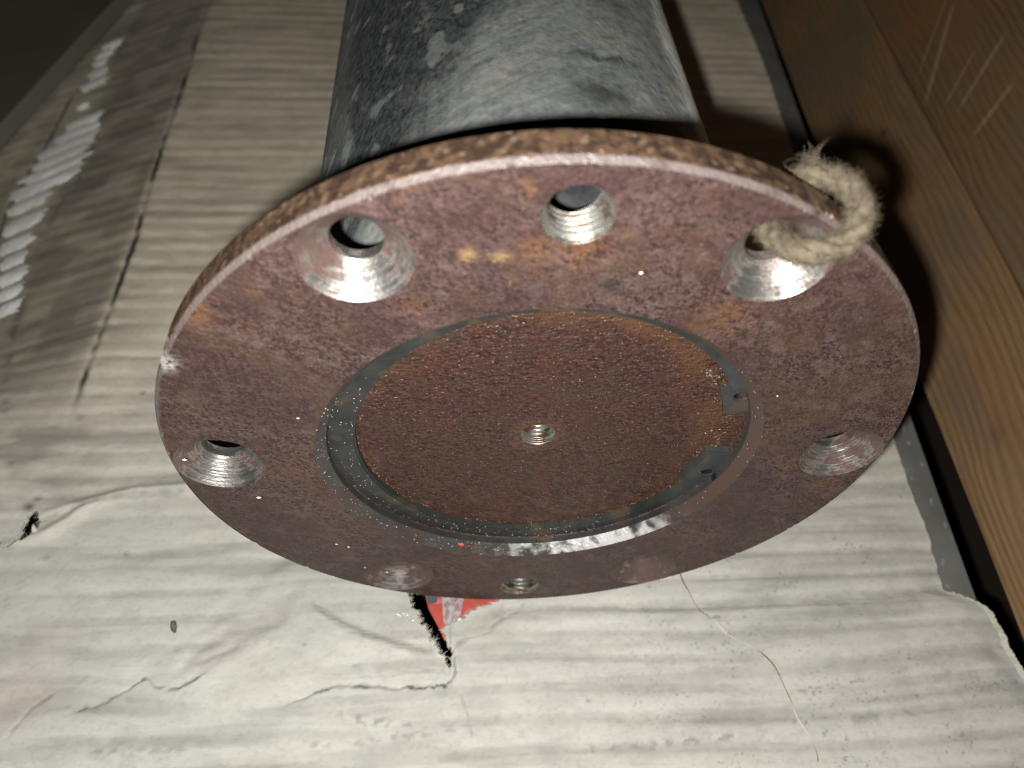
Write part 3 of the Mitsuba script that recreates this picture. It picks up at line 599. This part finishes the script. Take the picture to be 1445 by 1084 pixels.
# ------------------------------------------------------------------ flanged tube
R, CH, TH = 0.0700, 0.00087, 0.0065
bore = [(0.0428, 0.0), (0.0409, 0.0020)]
HR = 0.0608
cs_prof = [(0.0084, 0.0), (0.0040, 0.0044), (0.0040, 0.0065)]
flange = solid_rev([(0.0428, 0), (R - CH, 0), (R - 0.0002, CH - 0.0001), (R, CH + 0.0002), (R, TH - 0.0004), (R - 0.0004, TH), (0.0409, TH), (0.0409, 0.0020)], 320)
spots = [(-30, 'steel_upper_left'), (30, 'steel_upper_right'), (90, 'steel_right'), (150, 'steel_lower_right'), (-150, 'steel_lower_left'), (-90, 'steel_left')]
g_ = 0.00004
cutter = solid_rev([(0, -0.002), (0.0104, -0.002), (0.0084 + g_, 0 + 0.0), (0.0040 + g_, 0.0044), (0.0040 + g_, 0.009), (0, 0.009)], 72)
tcut = solid_rev([(0, -0.001), (0.00506, -0.001), (0.00506, 0.009), (0, 0.009)], 72)
def at(m, deg): return m.translate([HR * math.sin(math.radians(deg)), 0, HR * math.cos(math.radians(deg))])
for d, _ in spots: flange = flange - at(cutter, d)
for d in (0, 180): flange = flange - at(tcut, d)
# knocks along the outer edge
r = np.random.default_rng(5)
for i in range(70):
    a = math.radians(r.uniform(-150, 150)); s = r.uniform(0.00025, 0.0007)
    b = m3.Manifold.sphere(1, 10).scale([s * r.uniform(1, 2.2), s, s]).rotate([r.uniform(0, 90), r.uniform(0, 180), 0])
    yy = r.choice([0.0, CH, r.uniform(0.001, TH)]); rr_ = R - (CH if yy == 0 else 0) + s * 0.55
    flange = flange - b.translate([rr_ * math.sin(a), float(yy), rr_ * math.cos(a)])
for a, s in ((-58, 0.0011), (-61, 0.0014), (-64, 0.0012), (-67, 0.0009)):
    a = math.radians(a); flange = flange - m3.Manifold.sphere(s, 12).scale([1, 2.2, 1]).translate([(R + 0.0006) * math.sin(a), 0.0015, (R + 0.0006) * math.cos(a)])
put('flanged_tube__flange', tri(flange), 'rust_face', 28)
tag('flanged_tube', 'rusty round flange on a black dusty steel tube lying on cardboard', 'flanged tube')
# bare linings of the countersunk holes
for d, mat in spots:
    pr = [(0.00838, 0.00002), (0.0080, 0.0004)] + [(0.0080 - 0.0040 * t, 0.0004 + 0.0040 * t) for t in np.linspace(0.05, 1, 24)] + [(0.00396, 0.00450), (0.0040, 0.0055), (0.0040, 0.0064)]
    pr = np.array(pr); rr_ = pr.copy(); rr_[2:-3, 0] += 0.00002 * np.sin(np.arange(len(pr) - 5) * 2.1)
    v, f, uv = revolve(rr_, 72); v = v + [HR * math.sin(math.radians(d)), 0, HR * math.cos(math.radians(d))]
    put('flanged_tube__flange__countersunk_hole', (v, f), mat, True, uv)
# threads
def thread(r0, r1, pitch, y0, y1, name, mat, cx, cz, mouth, n=72):
    k = int((y1 - y0) / pitch * 14); ys = np.linspace(y0 - pitch, y1, k)
    a = np.linspace(0, 2 * np.pi, n + 1); V = []
    for q in a:
        yy = ys; phs = ((yy - y0) / pitch - q / (2 * np.pi)) % 1
        tri_ = np.clip(np.abs(phs * 2 - 1) * 1.5 - 0.15, 0, 1)
        depth = r0 + (r1 - r0) * tri_
        lead = np.clip(1 - (yy - y0) / (1.1 * pitch), 0, 1)                  # chamfered mouth
        rr = np.maximum(depth, r0 + lead * (mouth - r0))
        keep = np.maximum(yy, y0)
        V.append(np.stack([rr * np.sin(q), keep, rr * np.cos(q)], 1))
    V = np.vstack(V) + [cx, 0, cz]; F = []
    for i in range(n):
        b = i * k + np.arange(k - 1); F.append(np.stack([b, b + 1, b + k + 1, b + k], 1))
    return put(name, (V, np.vstack(F)), mat, 25)
for d in (0, 180):
    thread(0.0041, 0.0049, 0.00112, 0.00002, 0.0064, 'flanged_tube__flange__threaded_hole', 'thread_steel', HR * math.sin(math.radians(d)), HR * math.cos(math.radians(d)), 0.00503)
# bore lip (bare, speckled) and bore wall
v, f, uv = revolve([(0.04282, -0.00002), (0.0423, 0.00045), (0.0416, 0.00120), (0.0409, 0.00195), (0.04085, 0.0022)], 256)
put('flanged_tube__flange__bore_lip', (v, f), 'lip_steel', 20)
v, f, uv = revolve([(0.04085, 0.0022), (0.04085, 0.0036), (0.0419, 0.0037), (0.0419, 0.0058)], 256)
put('flanged_tube__flange__bore_wall', (v, f), 'ring_steel', 20)
# retaining ring: eccentric, open at the right, two lugs with plier holes
def r_in(t):        # t = angle from +x, degrees
    t = (t + 180) % 360 - 180
    lug = 0.0
    if t >= 13 and t <= 27.5: lug = 1 - max(0, (t - 25.5) / 2.0)
    if t <= -7 and t >= -27.5: lug = 1 - max(0, (-t - 25.5) / 2.0)
    base = 37.6 - 1.9 * max(0, -math.cos(math.radians(t))) ** 1.3 + 0.9 * max(0, math.cos(math.radians(t)))
    return base * (1 - lug) + (36.3 if t > 0 else 35.7) * lug
angs = np.linspace(13.2, 352.4, 420)
inner = [(r_in(t) * math.cos(math.radians(t)), r_in(t) * math.sin(math.radians(t))) for t in angs]
outer = [(41.7 * math.cos(math.radians(t)), 41.7 * math.sin(math.radians(t))) for t in angs[::-1]]
ringP = Polygon(outer + inner).buffer(0)
from shapely.geometry import Point
from shapely import affinity
for cx, cz in ((37.1, 14.6), (37.6, -12.6)):
    ringP = ringP.difference(affinity.rotate(affinity.scale(Point(cx, cz).buffer(1.0, 16), 1.45, 1.0), 10))
ringP = ringP.buffer(-0.12).buffer(0.12)
RY0, RY1 = 0.0040, 0.0058
def shape2mesh(poly, y0, y1, bev=0.00032):
    csn = m3.CrossSection([[(x / 1000, z / 1000) for x, z in poly.exterior.coords[:-1]]] + [[(x / 1000, z / 1000) for x, z in h.coords[:-1]] for h in poly.interiors], m3.FillRule.EvenOdd)
    a = csn.extrude(y1 - y0 - bev).translate([0, 0, bev]); b = csn.offset(-bev, m3.JoinType.Round, 2.0, 24).extrude(bev + 0.00001)
    m = a + b
    return m.transform([[1, 0, 0, 0], [0, 0, 1, y0], [0, 1, 0, 0]])
rm = tri(shape2mesh(ringP, RY0, RY1))
rm.invert() if rm.volume < 0 else None
put('flanged_tube__retaining_ring', rm, 'ring_steel', 35)
tag('flanged_tube__retaining_ring', 'dark steel retaining ring with two drilled lugs at its gap')
# end cap with its threaded hole; rusty crumbs around the edge
cap = solid_rev([(0, 0.0058), (0.0415, 0.0058), (0.0415, 0.0064), (0, 0.0064)], 256)
cap = cap - solid_rev([(0, 0.004), (0.0035, 0.004), (0.0035, 0.02), (0, 0.02)], 64)
for cx, cz in ((37.1, 14.6), (37.6, -12.6)):
    cap = cap - m3.Manifold.cylinder(0.01, 0.0016, 0.0016, 24).rotate([90, 0, 0]).translate([cx / 1000, 0.012, cz / 1000])
put('flanged_tube__end_cap', tri(cap), 'rust_cap', False)
tag('flanged_tube__end_cap', 'dark red rusty end plate with a small threaded centre hole')
thread(0.0029, 0.0035, 0.0010, 0.00578, 0.0190, 'flanged_tube__end_cap__threaded_hole', 'thread_steel', 0, 0, 0.00352)
r = np.random.default_rng(12); L = []
ico = trimesh.creation.icosphere(1)
for i in range(420):
    a = math.radians(r.uniform(-180, 180)); t = math.degrees(math.atan2(math.cos(a), math.sin(a)))
    tdeg = math.degrees(a)
    rad = (r_in(tdeg) - abs(r.normal(0, 0.5))) / 1000; s = r.uniform(0.00008, 0.00028)
    if 13 < tdeg < 27: rad -= 0.0006
    v = ico.vertices * s * (0.6 + 0.8 * r.random(ico.vertices.shape))
    L.append((v + [rad * math.cos(a), 0.0057, rad * math.sin(a)], ico.faces))
for i in range(60):      # thick crust by the upper lug and in the ring's gap
    tdeg = r.uniform(27, 36) if i < 28 else r.uniform(-8, 2)
    a = math.radians(tdeg); rad = (36.6 + r.normal(0, 0.7) if i < 28 else r.uniform(34.5, 38.5)) / 1000; s = r.uniform(0.0003, 0.0010) if i < 28 else r.uniform(0.0002, 0.0005)
    v = ico.vertices * s * (0.6 + 0.8 * r.random(ico.vertices.shape)) * [1, .7, 1]
    L.append((v + [rad * math.cos(a), 0.0053 if i < 28 else 0.0057, rad * math.sin(a)], ico.faces))
k_ = put('flanged_tube__end_cap__rust_crust', join(L), 'rust_cap', False); tag(k_, kind='stuff')
# fine grit on the bore lip and ring, the pale flecks that sparkle
L = []
for i in range(380):
    a = math.radians(r.uniform(150, 300)); rad = r.choice([r.uniform(0.0408, 0.0428), r.uniform(0.0362, 0.041)])
    y = -0.00001 + (0.0428 - rad) * 1.05 if rad > 0.0409 else RY0
    s = r.uniform(0.00003, 0.00009) * (1.5 if r.random() < 0.08 else 1)
    v = ico.vertices * s * (0.6 + 0.8 * r.random(ico.vertices.shape))
    L.append((v + [rad * math.cos(a), y, rad * math.sin(a)], ico.faces))
k_ = put('flanged_tube__flange__grit', join(L), 'pale_crumb', False); tag(k_, kind='stuff')
L = []
for x, z, s in ((-56.1, -12.6, .00045), (10.5, 50.3, .0003), (-43.2, -34.3, .00028), (-40.7, -35.9, .0003), (-44.0, 14.9, .00025), (41, 20, .0002), (-66.8, 2.0, .0004), (-33, -50, .0003), (-38, -47, .00022), ):
    v = ico.vertices * s * [1, .35, .8] * (0.7 + 0.6 * r.random(ico.vertices.shape)); L.append((v + [x / 1000, -0.00005, z / 1000], ico.faces))
k_ = put('flanged_tube__flange__pale_fleck', join(L), 'pale_crumb', True); tag(k_, kind='stuff')
v = ico.vertices * [.0009, .00025, .0006] * (0.7 + 0.6 * r.random(ico.vertices.shape))
put('paint_chip', (v + [-.0153, .0013, -.0388], ico.faces), 'red_paint', True); tag('paint_chip', 'tiny red paint chip on the lower lip of the bore', 'paint chip')
# tube with a weld bead behind the flange
v, f, uv = revolve([(0.0487, 0.0064)] + [(0.0487, y) for y in np.linspace(0.012, 0.62, 60)], 200)
put('flanged_tube__barrel', (v, f), 'tube_paint', True); tag('flanged_tube__barrel', 'black painted tube smeared with pale dried dust')
a = np.linspace(0, 2 * np.pi, 721)
wr = 0.0016 * (0.85 + 0.3 * meshkit.noise(np.stack([a * 40, 0 * a, 0 * a], 1), 2))
wv_, wf_ = tube_mesh(np.stack([0.0489 * np.sin(a), 0.0070 + 0 * a, 0.0489 * np.cos(a)], 1), wr, 10, caps=False)
put('flanged_tube__weld_bead', (wv_, wf_), 'tube_paint', True)

# ------------------------------------------------------------------ twine through the right upper hole
path = np.array([(29.3, 12, 52.6), (29.6, 9, 53.2), (29.9, 5, 54.0), (30.5, .5, 55.2), (32.0, -2.3, 56.6), (34.6, -3.0, 57.5), (37.4, -2.5, 59.0), (39.4, .4, 60.9), (39.6, 4.0, 61.6), (38.3, 7.6, 61.4), (35.5, 9.8, 60.3), (32, 10.4, 57.5), (30.5, 11.5, 54.0)]) / 1000
C = spline(path, 220)
t = np.gradient(C, axis=0); t /= np.linalg.norm(t, axis=1, keepdims=True)
u = np.cross(t[0], [0, 0, 1.0]); u /= np.linalg.norm(u); U = []
for i in range(len(C)):
    u = u - t[i] * (u @ t[i]); u /= np.linalg.norm(u); U.append(u)
U = np.array(U); Wv = np.cross(t, U); s = np.r_[0, np.cumsum(np.linalg.norm(np.diff(C, axis=0), axis=1))]
for k in range(3):
    a = 2 * np.pi * (s / 0.0115 + k / 3)
    Pk = C + 0.00076 * (np.cos(a)[:, None] * U + np.sin(a)[:, None] * Wv)
    rad = 0.00100 * (0.9 + 0.25 * meshkit.noise(np.stack([s * 1500, 0 * s + k, 0 * s], 1), 5))
    v, f = tube_mesh(Pk, rad, 14); v = v + 0.00022 * (meshkit.noise(v * 2500, 8)[:, None] - 0.5) * 2
    put('twine__strand', (v, f), 'twine_fibre', True)
r = np.random.default_rng(3); L = []
def hair(p0, d, ln, rad=0.00003, curl=0.5, n=6):
    P = [p0]; d = d / np.linalg.norm(d)
    for i in range(n):
        d = d + curl * r.normal(0, 0.35, 3); d /= np.linalg.norm(d); P.append(P[-1] + d * ln / n)
    return tube_mesh(np.array(P), np.linspace(rad, rad * 0.5, n + 1), 3, caps=False)
for i in range(5200):
    j = r.integers(20, 205); a = r.uniform(0, 2 * np.pi)
    rd = math.cos(a) * U[j] + math.sin(a) * Wv[j]
    L.append(hair(C[j] + 0.00145 * rd, rd * 0.55 + t[j] * r.choice([-1, 1]) * r.uniform(0.3, 1.3) + r.normal(0, .3, 3), r.uniform(0.0006, 0.0018), 0.000022))
k_ = put('twine__fuzz', join(L), 'twine_fibre', False); tag(k_, kind='stuff')
L = []
for i in range(55):
    b = np.array([0.0350, 0.0098, 0.0620]) + r.normal(0, .0006, 3)
    L.append(hair(b, np.array([-0.55, 0.45, 0.62]) + r.normal(0, .3, 3), r.uniform(0.0018, 0.0038), 0.00003, 0.7, 8))
k_ = put('twine__frayed_end', join(L), 'twine_fibre', False); tag(k_, kind='stuff')
tag('twine', 'short loop of hairy hemp twine tied through the flange hole at the upper right', 'twine')
